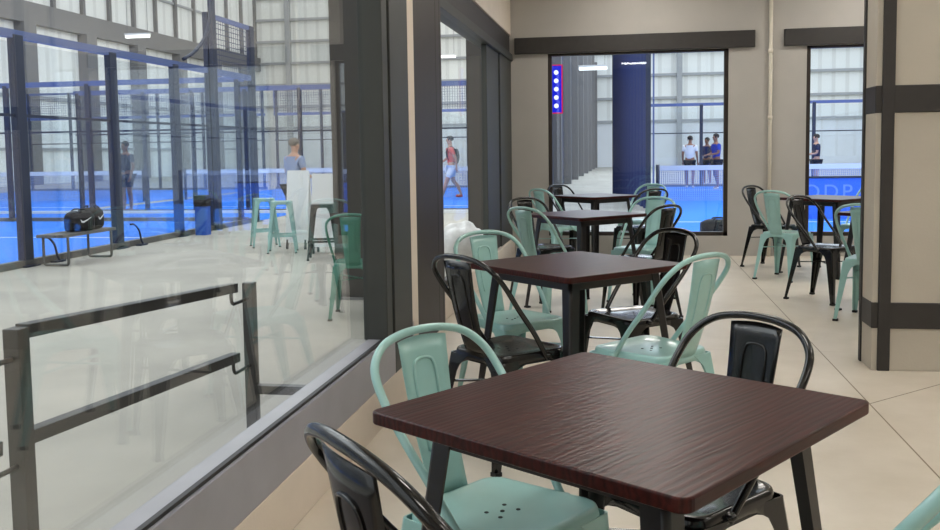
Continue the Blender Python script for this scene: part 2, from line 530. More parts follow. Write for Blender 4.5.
# ------------------------------------------------------------------ cafe table
def leg_L(bm, top, foot, sx, sy, wt, wf, th, flare=None):
    """tapered folded-angle leg: corner edge runs from top to foot, two plates go inwards (-sx, -sy)"""
    n = 9
    rows = []
    for i in range(n):
        t = i / (n - 1)
        t = t ** 1.6 if flare else t
        c = Vector(top).lerp(Vector(foot), t)
        w = wt + (wf - wt) * t
        if flare:
            d = c.z - (top[2] - flare[0])
            if d > 0: w += flare[1] * (d / flare[0]) ** 2
        r = min(.012, w * .3)
        o = [(-sx * w, 0), (-sx * r, 0), (-sx * r * .3, -sy * r * .3), (0, -sy * r), (0, -sy * w)]
        inn = [(-sx * th, -sy * w), (-sx * th, -sy * (r + th)), (-sx * (r * .3 + th), -sy * (r * .3 + th)), (-sx * (r + th), -sy * th), (-sx * w, -sy * th)]
        rows.append([bm.verts.new((c.x + a, c.y + b, c.z)) for a, b in o + inn])
    m = len(rows[0])
    for A, B in zip(rows, rows[1:]):
        for k in range(m):
            f = bm.faces.new((A[k], A[(k + 1) % m], B[(k + 1) % m], B[k])); f.smooth = k in (1, 2, 6, 7)
    bm.faces.new(rows[0]); bm.faces.new(list(reversed(rows[-1])))


def make_table(label, group, loc, rz):
    t = thing('cafe_table', label, 'table', loc, rz, group)
    bm = NB(); prism(bm, round_rect(.35, .35, .022), .725, .75)
    obj('tabletop', bm, M['wood'], t, bevel=.004, bseg=3)
    bm = NB()
    for s in (-1, 1):
        box(bm, -.25, .25, s * .25 - .01, s * .25 + .01, .678, .721)
        box(bm, s * .25 - .01, s * .25 + .01, -.24, .24, .678, .721)
    obj('apron', bm, M['blackmetal'], t, bevel=.003)
    for sx in (-1, 1):
        for sy in (-1, 1):
            bm = NB(); leg_L(bm, (sx * .262, sy * .262, .72), (sx * .335, sy * .335, .012), sx, sy, .052, .034, .006)
            lg = obj('leg', bm, M['blackmetal'], t)
            bm = NB(); box(bm, sx * .335 - sx * .037, sx * .337, sy * .335 - sy * .037, sy * .337, 0, .014)
            obj('rubber_foot', bm, M['rubber'], lg)
    return t


# ------------------------------------------------------------------ pressed steel chair
def seat_outline(n=10):
    """rounded trapezoid, counter-clockwise from front right"""
    cs = [(.184, .172, .055), (-.184, .172, .055), (-.160, -.172, .055), (.160, -.172, .055)]
    a0 = (0, 90, 180, 270)
    o = []
    for (cx, cy, r), a in zip(cs, a0):
        sx, sy = (1 if cx > 0 else -1), (1 if cy > 0 else -1)
        for k in range(n + 1):
            t = math.radians(a + 90 * k / n)
            o.append(Vector((cx - sx * r + r * math.cos(t), cy - sy * r + r * math.sin(t), 0)))
    # add midpoints on the straight runs
    out = []
    m = len(o)
    for i in range(m):
        out.append(o[i])
        d = (o[(i + 1) % m] - o[i])
        if d.length > .1:
            for k in range(1, 8): out.append(o[i] + d * k / 8)
    return out


def make_chair(colour, label, group, loc, rz):
    main = M[colour]
    t = thing('metal_chair', label, 'chair', loc, rz, group)
    # seat pan with rolled rim and arched skirt
    O = seat_outline()
    bm = NB()
    def low(p):
        # arch: deep at the corners, shallow in the middle of each side
        c = min((p - Vector(q)).length for q in ((.182, .168, 0), (-.182, .168, 0), (-.158, -.168, 0), (.158, -.168, 0)))
        return .405 - .06 * max(0, 1 - c / .105) ** 1.3
    prof = [(0.0, .436), (.45, .437), (.80, .440), (.90, .4455), (.955, .447), (.985, .444), (1.0, .437), (1.012, .425)]
    rows = []
    for s, z in prof[1:]:
        rows.append([bm.verts.new((p.x * s, p.y * s, z)) for p in O])
    rows.append([bm.verts.new((p.x * 1.02, p.y * 1.02, low(p))) for p in O])
    rows.append([bm.verts.new((p.x * 1.005, p.y * 1.005, low(p))) for p in O])
    rows.append([bm.verts.new((p.x * .995, p.y * .995, .425)) for p in O])
    rows.append([bm.verts.new((p.x * .9, p.y * .9, .432)) for p in O])
    m = len(O)
    c0 = bm.verts.new((0, 0, .436))
    for k in range(m):
        bm.faces.new((c0, rows[0][k], rows[0][(k + 1) % m])).smooth = True
    for A, B in zip(rows, rows[1:]):
        for k in range(m):
            bm.faces.new((A[k], A[(k + 1) % m], B[(k + 1) % m], B[k])).smooth = True
    bm.faces.new(list(reversed(rows[-1])))
    for hx, hy in ((0, 0), (.032, .022), (-.032, .022), (.032, -.022), (-.032, -.022)):
        prism(bm, [(hx + .0055 * math.cos(a * PI / 5), hy + .0055 * math.sin(a * PI / 5)) for a in range(10)], .4355, .4376, mi=1)
    obj('seat', bm, [main, M['hole']], t)
    # legs
    for sx in (-1, 1):
        for sy in (1, -1):
            bm = NB()
            if sy > 0: top, foot = (sx * .188, .176, .425), (sx * .208, .205, .012)
            else: top, foot = (sx * .164, -.176, .425), (sx * .196, -.25, .012)
            leg_L(bm, top, foot, sx, sy, .062, .026, .004, flare=(.085, .055))
            lg = obj('leg', bm, main, t)
            bm = NB(); fx, fy = foot[0], foot[1]
            box(bm, fx - sx * .030, fx + sx * .002, fy - sy * .030, fy + sy * .002, 0, .016)
            obj('rubber_foot', bm, M['rubber'], lg)
    # crossing stretcher bars under the seat
    bm = NB()
    bar(bm, (-.182, .178, .318), (.162, -.185, .312), .018, .007)
    bar(bm, (.182, .178, .310), (-.162, -.185, .304), .018, .007)
    obj('stretcher', bm, main, t)
    # bent tube back frame
    half = [(.178, .050, .415), (.191, -.035, .53), (.200, -.125, .635), (.203, -.190, .72), (.188, -.232, .777), (.140, -.258, .818), (.07, -.270, .836)]
    pts = half + [(0, -.273, .840)] + [(-x, y, z) for x, y, z in reversed(half)]
    bm = NB(); tube(bm, spline(pts, 6), .0106, 10)
    for s in (-1, 1): ellipsoid(bm, (s * .179, .048, .43), .02, .02, .012, 10, 6)
    obj('back_frame', bm, main, t)
    # splat: tapered, slightly hollow sheet with a pressed arch
    bm = NB()
    NU, NV = 8, 10
    def S(u, v, off=0):
        w = .060 + .022 * v
        xx = u * w
        zz = .428 + (.824 - .428) * v
        yy = -.172 - .098 * v - .012 * math.sin(v * PI) - .012 * (1 - u * u) * (.4 + .6 * v) + .006 + off
        if v > .93: zz -= .006 * u * u
        return Vector((xx, yy, zz))
    A = [[bm.verts.new(S(-1 + 2 * i / NU, j / NV)) for i in range(NU + 1)] for j in range(NV + 1)]
    B = [[bm.verts.new(S(-1 + 2 * i / NU, j / NV, -.004)) for i in range(NU + 1)] for j in range(NV + 1)]
    for j in range(NV):
        for i in range(NU):
            bm.faces.new((A[j][i], A[j][i + 1], A[j + 1][i + 1], A[j + 1][i])).smooth = True
            bm.faces.new((B[j][i], B[j + 1][i], B[j + 1][i + 1], B[j][i + 1])).smooth = True
        bm.faces.new((A[j][0], A[j + 1][0], B[j + 1][0], B[j][0]))
        bm.faces.new((A[j][NU], B[j][NU], B[j + 1][NU], A[j + 1][NU]))
    for i in range(NU):
        bm.faces.new((A[0][i], B[0][i], B[0][i + 1], A[0][i + 1]))
        bm.faces.new((A[NV][i], A[NV][i + 1], B[NV][i + 1], B[NV][i]))
    ridge = [(-.50, .30), (-.50, .5), (-.49, .70), (-.46, .79), (-.36, .84), (-.2, .855), (0, .86), (.2, .855), (.36, .84), (.46, .79), (.49, .70), (.50, .5), (.50, .30)]
    tube(bm, spline([S(u, v, .001) for u, v in ridge], 3), .0045, 6)
    tube(bm, spline([S(u, v, -.005) for u, v in ridge], 3), .0035, 6)
    obj('backrest', bm, main, t)
    return t


T = {}
def table(key, cx, cy, deg, label):
    g = 'dark wooden cafe tables'
    if not T: T[key] = make_table(label, g, (cx, cy, 0), math.radians(deg))
    else: T[key] = dup(list(T.values())[0], (cx, cy, 0), math.radians(deg), label, g)


CH = {}
def chair(colour, cx, cy, face, label, z=0.0, group='pressed metal cafe chairs', size=1.0):
    rz = math.radians(face - 90)
    if colour not in CH: o = CH[colour] = make_chair(colour, label, group, (cx, cy, z), rz)
    else: o = dup(CH[colour], (cx, cy, z), rz, label, group)
    o.scale = (size,) * 3


table('a', -.012, 1.80, 11 + 45, 'nearest dark wooden cafe table, large in the foreground')
table('b', -.232, 4.09, 45.6, 'second dark wooden table, just behind the nearest one')
table('c', -.34, 7.28, 45, 'third dark wooden table in the left row')
table('d', -.35, 10.2, 45, 'farthest dark wooden table in the left row, under the wide back window')
table('e', 1.94, 9.52, 45, 'dark wooden table at right under the right back window')
table('f', 2.03, 7.36, 45, 'dark wooden table half hidden behind the partition')

chair('green', -.285, 2.054, -33.8, 'mint green chair at the left far side of the nearest table', size=0.97)
chair('black', .14, 2.264, 224, 'gloss black chair across the far right side of the nearest table', size=0.97)
chair('black', -.165, 1.346, 41.5, 'gloss black chair at the lower left, cut off by the picture bottom', size=1.03)
chair('green', .313, 1.531, 144, 'mint green chair edge in the lower right corner', size=1.03)
chair('black', -.488, 3.743, 50, 'black chair on the near left of the second table')
chair('green', -.54, 4.42, -47, 'mint green chair on the far left of the second table')
chair('black', .03, 4.59, 218, 'black chair on the far right of the second table')
chair('green', .095, 3.80, 140, 'mint green chair on the near right of the second table')
chair('green', -.572, 6.782, 51, 'mint green chair on the near left of the third table')
chair('black', -.69, 7.75, -45, 'black chair on the far left of the third table, behind a green one')
chair('black', .085, 6.945, 140.6, 'black chair on the near right of the third table')
chair('green', .11, 7.68, 242, 'mint green chair on the far right of the third table')
chair('green', -.735, 9.86, 45, 'mint green chair on the near left of the farthest left-row table')
chair('black', -.61, 10.673, -41, 'black chair on the far left of the farthest left-row table, against the back window')
chair('black', .11, 9.76, 128, 'black chair on the near right of the farthest left-row table')
chair('green', .14, 10.6, 236, 'mint green chair on the far right of the farthest left-row table, against the back window')
chair('green', 1.475, 9.12, 52, 'mint green chair in front of the pipe, at the right rear table')
chair('black', 1.48, 9.97, -42, 'black chair beside the pipe, behind the mint green one')
chair('black', 1.58, 7.84, -44, 'black chair on the far left of the table by the partition')
chair('green', 1.745, 7.01, 58, 'mint green chair half hidden by the partition edge')
chair('green', 2.39, 10.0, 226, 'mint green chair beyond the right rear table, mostly hidden by the partition')
chair('green', 2.39, 9.06, 135, 'mint green chair on the near right of the right rear table, seen under its top')


# ------------------------------------------------------------------ the sports hall: shell
bm = NB(); box(bm, -40, 40, -14, 82, ZO - .2, ZO)
struct(obj('ground', bm, M['concrete']), 'pale concrete floor of the sports hall', 'floor')
XL, YE, HW = -31.0, 75.0, 17.0
bm = NB(); box(bm, XL - .3, 30, YE, YE + .3, 3.4, HW); w = struct(obj('wall_end', bm, M['siding']), 'white ribbed end wall of the hall', 'wall')
boxo('concrete_base', XL - .3, 30, YE - .1, YE + .3, ZO, 3.4, M['concrete_wall'], w)
for z in (3.4, 5.2, 7.0, 8.8, 10.6, 12.4, 14.2):
    boxo('girt', XL, 30, YE - .25, YE, z - .1, z + .1, M['girt'], w)
for x in range(-28, 30, 8):
    boxo('wall_column', x - .2, x + .2, YE - .45, YE, ZO, HW, M['girt'], w)
bm = NB(); box(bm, XL - .3, XL, -14, YE, ZO, 8.2); box(bm, XL - .3, XL, -14, YE, 9.3, 17.0)
w = struct(obj('wall_hall', bm, M['sidingy']), 'white side wall of the hall beyond the left courts', 'wall')
boxo('eaves_beam', XL - .3, XL + .45, -14, YE, 8.2, 9.3, M['column'], w)
boxo('girt', XL, XL + .12, -14, YE, 4.3, 4.5, M['girt'], w)
boxo('girt', XL, XL + .12, -14, YE, 1.6, 1.75, M['girt'], w)
boxo('girt', XL, XL + .12, -14, YE, 11.6, 11.75, M['girt'], w)
for k in range(16):
    y = -12 + 5.6 * k
    boxo('wall_column', XL, XL + .6, y - .5, y + .5, ZO, 8.2, M['column'], w)
    boxo('upper_post', XL, XL + .2, y - .14, y + .14, 9.3, 17, M['column'], w)
    boxo('upper_post', XL, XL + .2, y + 2.68, y + 2.92, 9.3, 17, M['column'], w)
struct(boxo('wall_right_hall', 30, 30.3, -14, YE, ZO, 12, M['sidingy']), 'white right side wall of the hall', 'wall')
# dark clad divider far down the corridor
w = struct(boxo('wall_divider', -2.85, -2.65, 27, YE, ZO, 8, M['darksiding']), 'slate ribbed divider wall down the corridor', 'wall')
for k in range(9):
    y = 28 + 5.7 * k
    boxo('wall_column', -2.66, -2.35, y - .15, y + .15, ZO, 8, M['column'], w)
# roof beams high over the hall
for k, y in enumerate((20, 32, 44, 56)):
    bm = NB(); box(bm, XL, 30, y - .15, y + .15, 14.0, 14.8)
    struct(obj('trim_%d' % (k + 3), bm, M['column']), 'grey roof beam crossing the hall high up', 'beam')
# steel columns beside the cafe windows
for k in range(3):
    y = 8.95 + 5.75 * k
    t = thing('steel_column', ['taupe steel column outside the long left window, behind a green chair', 'taupe steel column seen through the far left window',
              'taupe steel column beyond the back corner, hidden by the wall'][k], 'column', ((-2.72, -2.36, -2.6)[k], y, ZO))
    bm = NB()
    box(bm, -.15, .15, -.16, -.14, 0, 8); box(bm, -.15, .15, .14, .16, 0, 8); box(bm, -.01, .01, -.14, .14, 0, 8)
    box(bm, -.14, -.01, -.139, .139, 0.02, 8); box(bm, .01, .14, -.139, .139, 0.02, 8)
    obj('shaft', bm, M['taupe'], t)
    bm = NB(); box(bm, -.2, .2, -.22, .22, 0, .02); obj('base_plate', bm, M['column'], t)


# ------------------------------------------------------------------ the padel courts
def turf(name, x0, x1, y0, y1, label, lines):
    t = struct(boxo(name, x0, x1, y0, y1, ZO, ZO + .012, M['turf']), label, 'court')
    bm = NB()
    for (a, b, c, d) in lines: box(bm, a, b, c, d, ZO + .012, ZO + .016)
    obj('court_lines', bm, M['line'], t)
    return t


FX = -7.9
turf('floor_court', -17.9, FX - .03, -1.0, 21.4, 'blue turf of the nearest left court', [(-17.9, FX - .05, 15.0, 15.06), (-12.95, -12.9, 3, 15)])
turf('floor_court', -14.2, -3.55, 21.6, 36.0, 'blue turf of the left court further down the hall', [(-14.2, -3.6, 24.0, 24.07), (-9.23, -9.17, 24, 34)])
turf('floor_court', -25.4, -14.9, 21.6, 36.0, 'blue turf of the farthest left court', [(-25.4, -14.9, 24.0, 24.07)])
turf('floor_court', 0.7, 10.7, 15.1, 35.5, 'blue turf of the court behind the back windows', [(.7, 10.7, 18.4, 18.46), (.7, 10.7, 32.5, 32.57), (5.67, 5.73, 18.4, 32.5)])
# white low edging strip between the left courts
struct(boxo('kerb', -25.4, -3.55, 21.45, 21.6, ZO, ZO + .07, M['line']), 'low white kerb along the end of the left courts', 'kerb')


def fence(name, p0, p1, posts, label, hbeam=3.0, high=(), glass_h=2.95, corner=0.2, mat='navy', upto=4.15, pw=.2):
    """court side: steel posts, top beam, base rail, glass below the beam; wire mesh frames above on the stretches in high"""
    t = thing(name, label, 'fence', (p0[0], p0[1], ZO))
    d = Vector((p1[0] - p0[0], p1[1] - p0[1], 0)); L = d.length; d.normalize()
    t.rotation_euler = (0, 0, math.atan2(d.y, d.x))
    for s in posts:
        tall = any(a - .01 <= s <= b + .01 for a, b in high)
        bm = NB()
        h = upto if tall else hbeam + .05
        box(bm, s - pw / 2, s + pw / 2, -.05, .05, 0, h)
        o = obj('post', bm, M['navyd'], t, bevel=.008)
        bm = NB(); box(bm, s - pw / 2 - .05, s + pw / 2 + .05, -.11, .11, 0, .02); obj('foot_plate', bm, M['navyd'], o)
    bm = NB(); box(bm, 0, L, -.04, .04, hbeam, hbeam + .11); obj('top_beam', bm, M['bluesteel'], t)
    bm = NB(); box(bm, 0, L, -.05, .05, 0, .09); obj('base_rail', bm, M['bench'], t)
    bm = NB(); box(bm, 0, L, -.012, .012, 1.98, 2.02); obj('middle_rail', bm, M['navyd'], t)
    P = sorted(posts)
    for a, b in zip(P, P[1:]):
        bm = NB(); box(bm, a + pw / 2, b - pw / 2, -.006, .006, .1, glass_h); obj('glass_panel', bm, M['cglass'], t)
    for a, b in high:
        bm = NB()
        box(bm, a, b, -.03, .03, upto - .09, upto); box(bm, a, a + .05, -.03, .03, hbeam, upto); box(bm, b - .05, b, -.03, .03, hbeam, upto)
        fr = obj('mesh_frame', bm, M['bluesteel'], t)
        bm = NB(); box(bm, a + .05, b - .05, -.004, .004, hbeam + .1, upto - .09); obj('mesh_panel', bm, M['mesh'], fr)
    return t


def net(x0, x1, y, label, banner=False):
    t = thing('court_net', label, 'net', ((x0 + x1) / 2, y, ZO + .012))
    h = (x1 - x0) / 2
    for s in (-1, 1):
        bm = NB(); tube(bm, [(s * h, 0, 0), (s * h, 0, 1.0)], .05, 10); obj('net_post', bm, M['navyd'], t)
    bm = NB(); box(bm, -h, h, -.003, .003, .03, .86); obj('net_mesh', bm, M['netmesh'], t)
    bm = NB(); box(bm, -h, h, -.012, .012, .84, .97); obj('net_tape', bm, M['line'], t)
    return t


ff = fence('court_fence', (FX, -1.0), (FX, 18.9), [.1, 2.0, 4.0, 6.1, 8.2, 10.2, 12.1, 14.37, 16.4, 17.8, 19.85], 'navy steel and glass side fence of the nearest left court', high=((17.8, 19.85),))
bm = NB(); box(bm, 17.72, 17.88, -.14, -.06, 0, 5.3); fm = obj('light_mast', bm, M['navyd'], ff)
bm = NB(); tube(bm, spline([(17.8, -.1, 5.2), (17.75, -.12, 4.4), (17.5, -.14, 3.75), (17.0, -.14, 3.35), (16.55, -.12, 3.15)], 6), .035, 8); obj('bent_arm', bm, M['navyd'], fm)
fence('court_fence', (-17.75, 18.9), (FX - .2, 18.9), [.1, 2.0, 4.0, 6.0, 8.0, 9.5], 'navy end fence of the nearest left court, behind the bench', high=(), pw=.1)
fence('court_fence', (-17.9, -1.0), (-17.9, 18.7), [.1, 4, 8, 12, 16, 19.5], 'navy fence on the far long side of the nearest left court', pw=.12)
fence('court_fence', (-13.9, 21.75), (-3.55, 21.75), [.1, 1.9, 3.2, 4.6, 6.0, 7.4, 8.6, 10.25], 'navy and glass end fence of the court behind the bar stools', pw=.09)
fence('court_fence', (-3.45, 21.9), (-3.45, 35.9), [.1, 2.0, 4.0, 6, 8, 10, 12, 14], 'navy side fence running along the corridor', pw=.1)
fence('court_fence', (-14.2, 36.1), (-4.3, 36.1), [.1, 2, 4, 6, 8, 9.8], 'navy end fence far beyond the left net', high=((0, 9.85),), pw=.1)
fence('court_fence', (-25.3, 36.1), (-14.6, 36.1), [.1, 2, 4, 6, 8, 10.6], 'navy end fence of the farthest left court', high=((0, 10.6),), pw=.1)
fence('court_fence', (.7, 35.6), (10.7, 35.6), [.1, 2.0, 4.0, 6.0, 8.0, 9.9], 'navy end fence behind the padel players', pw=.12)
fence('court_fence', (10.95, 15.2), (10.95, 35.4), [.1, 4, 8, 12, 16, 20.2], 'navy fence on the right side of the court behind the back windows', pw=.12)
net(-14.1, -4.4, 28.0, 'white taped net of the left court behind the bar stools')
net(-25.3, -15.0, 27.0, 'white taped net of the farthest left court')
net(0.8, 10.6, 25.5, 'white taped net in front of the padel players')
net(-17.8, -8.0, 8.9, 'white taped net of the nearest left court, outside the frame')

# blue banner with pale lettering standing low on the court behind the right window
t = thing('court_banner', 'low blue banner with pale letters behind the right back window', 'banner', (4.2, 19.2, ZO + .016))
bm = NB(); box(bm, -1.9, 1.9, -.02, .02, 0, .80); obj('banner_board', bm, M['banner'], t)
bm = NB(); box(bm, -1.92, 1.92, -.04, .04, .80, .84); obj('top_rail', bm, M['navyd'], t)
fc = bpy.data.curves.new('lettering', 'FONT'); fc.body = 'ODPAT'; fc.size = .40; fc.extrude = .004; fc.space_character = 1.25
tmp = bpy.data.objects.new('lettering_outline', fc); COL.objects.link(tmp)
bpy.context.view_layer.update()
lm = bpy.data.meshes.new_from_object(tmp.evaluated_get(bpy.context.evaluated_depsgraph_get()))
bpy.data.objects.remove(tmp); bpy.data.curves.remove(fc)
lm.materials.clear(); lm.materials.append(M['letters'])
fo = bpy.data.objects.new('lettering', lm); COL.objects.link(fo); fo.parent = t
fo.location = (-.78, -.026, .40); fo.rotation_euler = (PI / 2, 0, 0)

# navy curtain screen along the corridor
t = thing('divider_curtain', 'tall navy curtain screen between the corridor and the court', 'curtain', (0, 0, ZO))
a, b = Vector((.47, 22.0, 0)), Vector((-.43, 30.5, 0))
bm = NB(); n = 60; P = []
nrm = Vector((b.y - a.y, -(b.x - a.x), 0)).normalized()
for i in range(n + 1):
    p = a.lerp(b, i / n) + nrm * (.05 * math.sin(i * 1.25))
    P.append(p)
for i in range(n):
    for off in (0, .02):
        q = [P[i] + nrm * off, P[i + 1] + nrm * off]
        bm.faces.new([bm.verts.new((q[0].x, q[0].y, .03)), bm.verts.new((q[1].x, q[1].y, .03)), bm.verts.new((q[1].x, q[1].y, 5.4)), bm.verts.new((q[0].x, q[0].y, 5.4))])
obj('curtain_cloth', bm, M['navycurtain'], t)
bm = NB(); bar(bm, (a.x, a.y, 5.45), (b.x, b.y, 5.45), .08, .1)
for q in (a, b): box(bm, q.x - .06, q.x + .06, q.y - .06, q.y + .06, 0, 5.5)
obj('curtain_frame', bm, M['navyd'], t)
bm = NB(); box(bm, .57, .61, 21.9, 21.94, 0, 5.4); obj('edge_strip', bm, M['bluesteel'], t)

# bent steel braces at the feet of the fence
def brace(x, y, label):
    t = thing('fence_brace', label, 'brace', (x, y, ZO), 0)
    bm = NB(); tube(bm, spline([(0, .06, .36), (.01, .16, .35), (.03, .26, .25), (.04, .30, .1), (.05, .34, .02)], 5), .016, 8); obj('curved_arm', bm, M['navyd'], t)
    bm = NB(); box(bm, .0, .09, .2, .42, 0, .025); obj('foot_bar', bm, M['navyd'], t)
    return t
brace(FX + .08, 11.3, 'curved dark brace at the foot of the leftmost fence post')
brace(FX + .08, 13.55, 'curved dark brace at the foot of the fence post beyond the bench')

# hanging linear lamps of the hall
hl = None
for (x, y, z, lab) in ((-1.3, 36, 4.35, 'left of the two lit tube lamps in the wide back window'), (.35, 33, 4.7, 'right of the two lit tube lamps at the top of the wide back window'),
                       (-20, 36, 6.2, 'lit tube lamp over the farthest left court'), (-9, 46, 6.0, 'lit tube lamp before the white end wall')):
    if hl is None:
        hl = thing('hall_lamp', lab, 'lamp', (x, y, z), 0, 'hanging tube lamps of the hall')
        bm = NB(); box(bm, -.55, .55, -.09, .09, .03, .1); obj('lamp_housing', bm, M['white'], hl)
        bm = NB(); box(bm, -.53, .53, -.07, .07, -.08, .03); obj('lamp_tube', bm, M['halllamp'], hl, bevel=.02)
        bm = NB()
        for s in (-.45, .45): tube(bm, [(s, 0, .1), (s, 0, 6.5)], .008, 6)
        obj('hanger', bm, M['column'], hl)
    else: dup(hl, (x, y, z), 0, lab, 'hanging tube lamps of the hall')


# ------------------------------------------------------------------ ramp railing outside the long window
t = thing('ramp_railing', 'dark steel ramp railing with two rails outside the long window', 'railing', (-1.9, 2.6, ZO))
def lz(y, z): return (0, y - 2.6, z - ZO)
for (y, top) in ((2.6, .715), (4.42, .60)):
    bm = NB(); box(bm, -.028, .028, y - 2.6 - .028, y - 2.6 + .028, 0, top - ZO)
    pz = obj('post', bm, M['rail'], t, bevel=.003)
    bm = NB(); box(bm, -.07, .07, y - 2.67, y - 2.53, 0, .012); obj('foot_plate', bm, M['rail'], pz)
for (z0, z1) in ((.70, .60), (.357, .257)):
    bm = NB(); bar(bm, lz(2.63, z0), lz(4.23, z1), .05, .045); rl = obj('rail', bm, M['rail'], t, bevel=.003)
    bm = NB(); tube(bm, spline([lz(4.20, z1 - .01), lz(4.20, z1 - .05), lz(4.215, z1 - .075), lz(4.25, z1 - .08), lz(4.40, z1 - .08)], 4), .009, 8); obj('bracket', bm, M['rail'], rl)
    bm = NB(); bar(bm, lz(.2, z0 + .15), lz(2.48, z0 + .01), .05, .045); rl = obj('rail', bm, M['rail'], t, bevel=.003)
    bm = NB(); tube(bm, spline([lz(2.44, z0), lz(2.44, z0 - .05), lz(2.455, z0 - .075), lz(2.57, z0 - .08)], 4), .009, 8); obj('bracket', bm, M['rail'], rl)
bm = NB(); bar(bm, (.02, 4.42 - 2.6, .05 - ZO), (.58, 4.42 - 2.6, .05 - ZO), .05, .045); obj('rail', bm, M['rail'], t, bevel=.003)


# ------------------------------------------------------------------ bench, bags, stools, boards and bits outside
t = thing('bench', 'low grey metal bench beside the fence of the left court', 'bench', (-7.5, 11.68, ZO))
bm = NB()
for k in range(3): box(bm, -.2 + .135 * k, -.2 + .125 * (k + 1) + .01 * k, -.64, .64, .385, .425)
obj('seat_slats', bm, M['bench'], t, bevel=.004)
for y in (-.52, .52):
    bm = NB(); tube(bm, spline([(-.18, y, .40), (-.18, y, .1), (-.17, y, .03), (-.12, y, .015), (.12, y, .015), (.17, y, .03), (.18, y, .1), (.18, y, .40)], 4), .018, 8)
    obj('leg', bm, M['bench'], t)


def bag(loc, rz, sx, sy, sz, label, mark=True, group=None):
    t = thing('sports_bag', label, 'bag', loc, rz, group)
    bm = NB()
    rows = []
    n = 18
    for i in range(9):
        u = -1 + 2 * i / 8
        k = (1 - abs(u) ** 6) ** .5 if abs(u) < 1 else .45
        k = max(k, .62)
        ring = []
        for j in range(n):
            a = 2 * PI * j / n
            ca, sa = math.cos(a), math.sin(a)
            e = .55
            yy = sy * k * math.copysign(abs(ca) ** e, ca) * (1 - .12 * (sa > 0) * sa)
            zz = sz * (1 + (k * math.copysign(abs(sa) ** e, sa) if sa > 0 else math.copysign(abs(sa) ** e, sa) * .999))
            ring.append(bm.verts.new((u * sx, yy, max(0, zz + .004 * math.sin(7 * u + 3 * a)))))
        rows.append(ring)
    for A, B in zip(rows, rows[1:]):
        for j in range(n):
            bm.faces.new((A[j], A[(j + 1) % n], B[(j + 1) % n], B[j])).smooth = True
    bm.faces.new(rows[0]); bm.faces.new(list(reversed(rows[-1])))
    obj('bag_body', bm, M['bag'], t)
    for s in (-1, 1):
        bm = NB(); tube(bm, spline([(-sx * .4, s * sy * .9, sz * 1.3), (-sx * .3, s * sy * .55, sz * 2.05), (0, s * sy * .35, sz * 2.16), (sx * .3, s * sy * .55, sz * 2.05), (sx * .4, s * sy * .9, sz * 1.3)], 5), .011, 6)
        obj('handle', bm, M['bag'], t)
    if mark:
        # white curved tick on the side facing the corridor
        for s in (-1,):
            bm = NB()
            up = [(-.075, .012), (-.05, -.012), (-.02, -.012), (.04, .012), (.09, .036)]
            dn = [(-.075, .012), (-.062, -.03), (-.03, -.036), (.03, -.006), (.09, .036)]
            y = s * (sy * 1.0 + .004)
            A = [bm.verts.new((px, y, sz * 1.12 + pz)) for px, pz in up]
            Bv = [bm.verts.new((px, y, sz * 1.12 + pz - .002)) for px, pz in dn]
            A2 = [bm.verts.new((v.co.x, y + .006, v.co.z)) for v in A]
            B2 = [bm.verts.new((v.co.x, y + .006, v.co.z)) for v in Bv]
            for i in range(4):
                bm.faces.new((A[i], A[i + 1], Bv[i + 1], Bv[i])); bm.faces.new((A2[i], B2[i], B2[i + 1], A2[i + 1]))
                bm.faces.new((A[i], A2[i], A2[i + 1], A[i + 1])); bm.faces.new((Bv[i], Bv[i + 1], B2[i + 1], B2[i]))
            obj('tick_emblem', bm, M['line'], t)
    return t


bag((-7.47, 11.68, ZO + .425), math.radians(66), .18, .14, .14, 'black sports bag with a white tick at the near end of the bench')
bag((-7.53, 12.07, ZO + .425), math.radians(96), .165, .14, .15, 'black sports bag with a white tick at the far end of the bench')
bag((1.45, 15.45, ZO + .012), math.radians(4), .28, .15, .14, 'black holdall lying on the blue court outside the wide back window', mark=False)

# litter bin at a fence post
t = thing('bin', 'blue bin with a dark rim at the third fence post', 'bin', (-7.62, 15.75, ZO))
bm = NB(); prism(bm, round_rect(.11, .11, .03), 0, .52); obj('bin_body', bm, M['bin'], t)
bm = NB(); prism(bm, round_rect(.12, .12, .035), .52, .72); obj('bin_lid', bm, M['rubber'], t)

# bar stools
def stool(colour, loc, rz, label, proto=None, h=.76):
    g = 'pressed metal bar stools outside'
    if proto: return dup(proto, loc, rz, label, g)
    main = M[colour]
    t = thing('bar_stool', label, 'stool', loc, rz, g)
    bm = NB(); prism(bm, round_rect(.155, .155, .04), h - .05, h); obj('seat', bm, main, t, bevel=.01)
    for sx in (-1, 1):
        for sy in (-1, 1):
            bm = NB(); leg_L(bm, (sx * .15, sy * .15, h - .02), (sx * .215, sy * .215, .012), sx, sy, .062, .028, .005, flare=(.12, .05)); lg = obj('leg', bm, main, t)
            bm = NB(); box(bm, sx * .215 - sx * .03, sx * .217, sy * .215 - sy * .03, sy * .217, 0, .016); obj('rubber_foot', bm, M['rubber'], lg)
    bm = NB(); q = .195
    for s in (-1, 1):
        box(bm, -q, q, s * q - .004, s * q + .004, .24, .27); box(bm, s * q - .004, s * q + .004, -q, q, .24, .27)
    obj('footrest', bm, main, t)
    return t
s0 = stool('green', (-5.02, 12.95, ZO), .3, 'mint green bar stool in front, right of the pair')
stool('green', (-5.62, 13.75, ZO), .5, 'mint green bar stool behind, left of the pair', s0)
s1 = stool('black', (-4.12, 12.15, ZO), .25, 'black bar stool under the white boards')

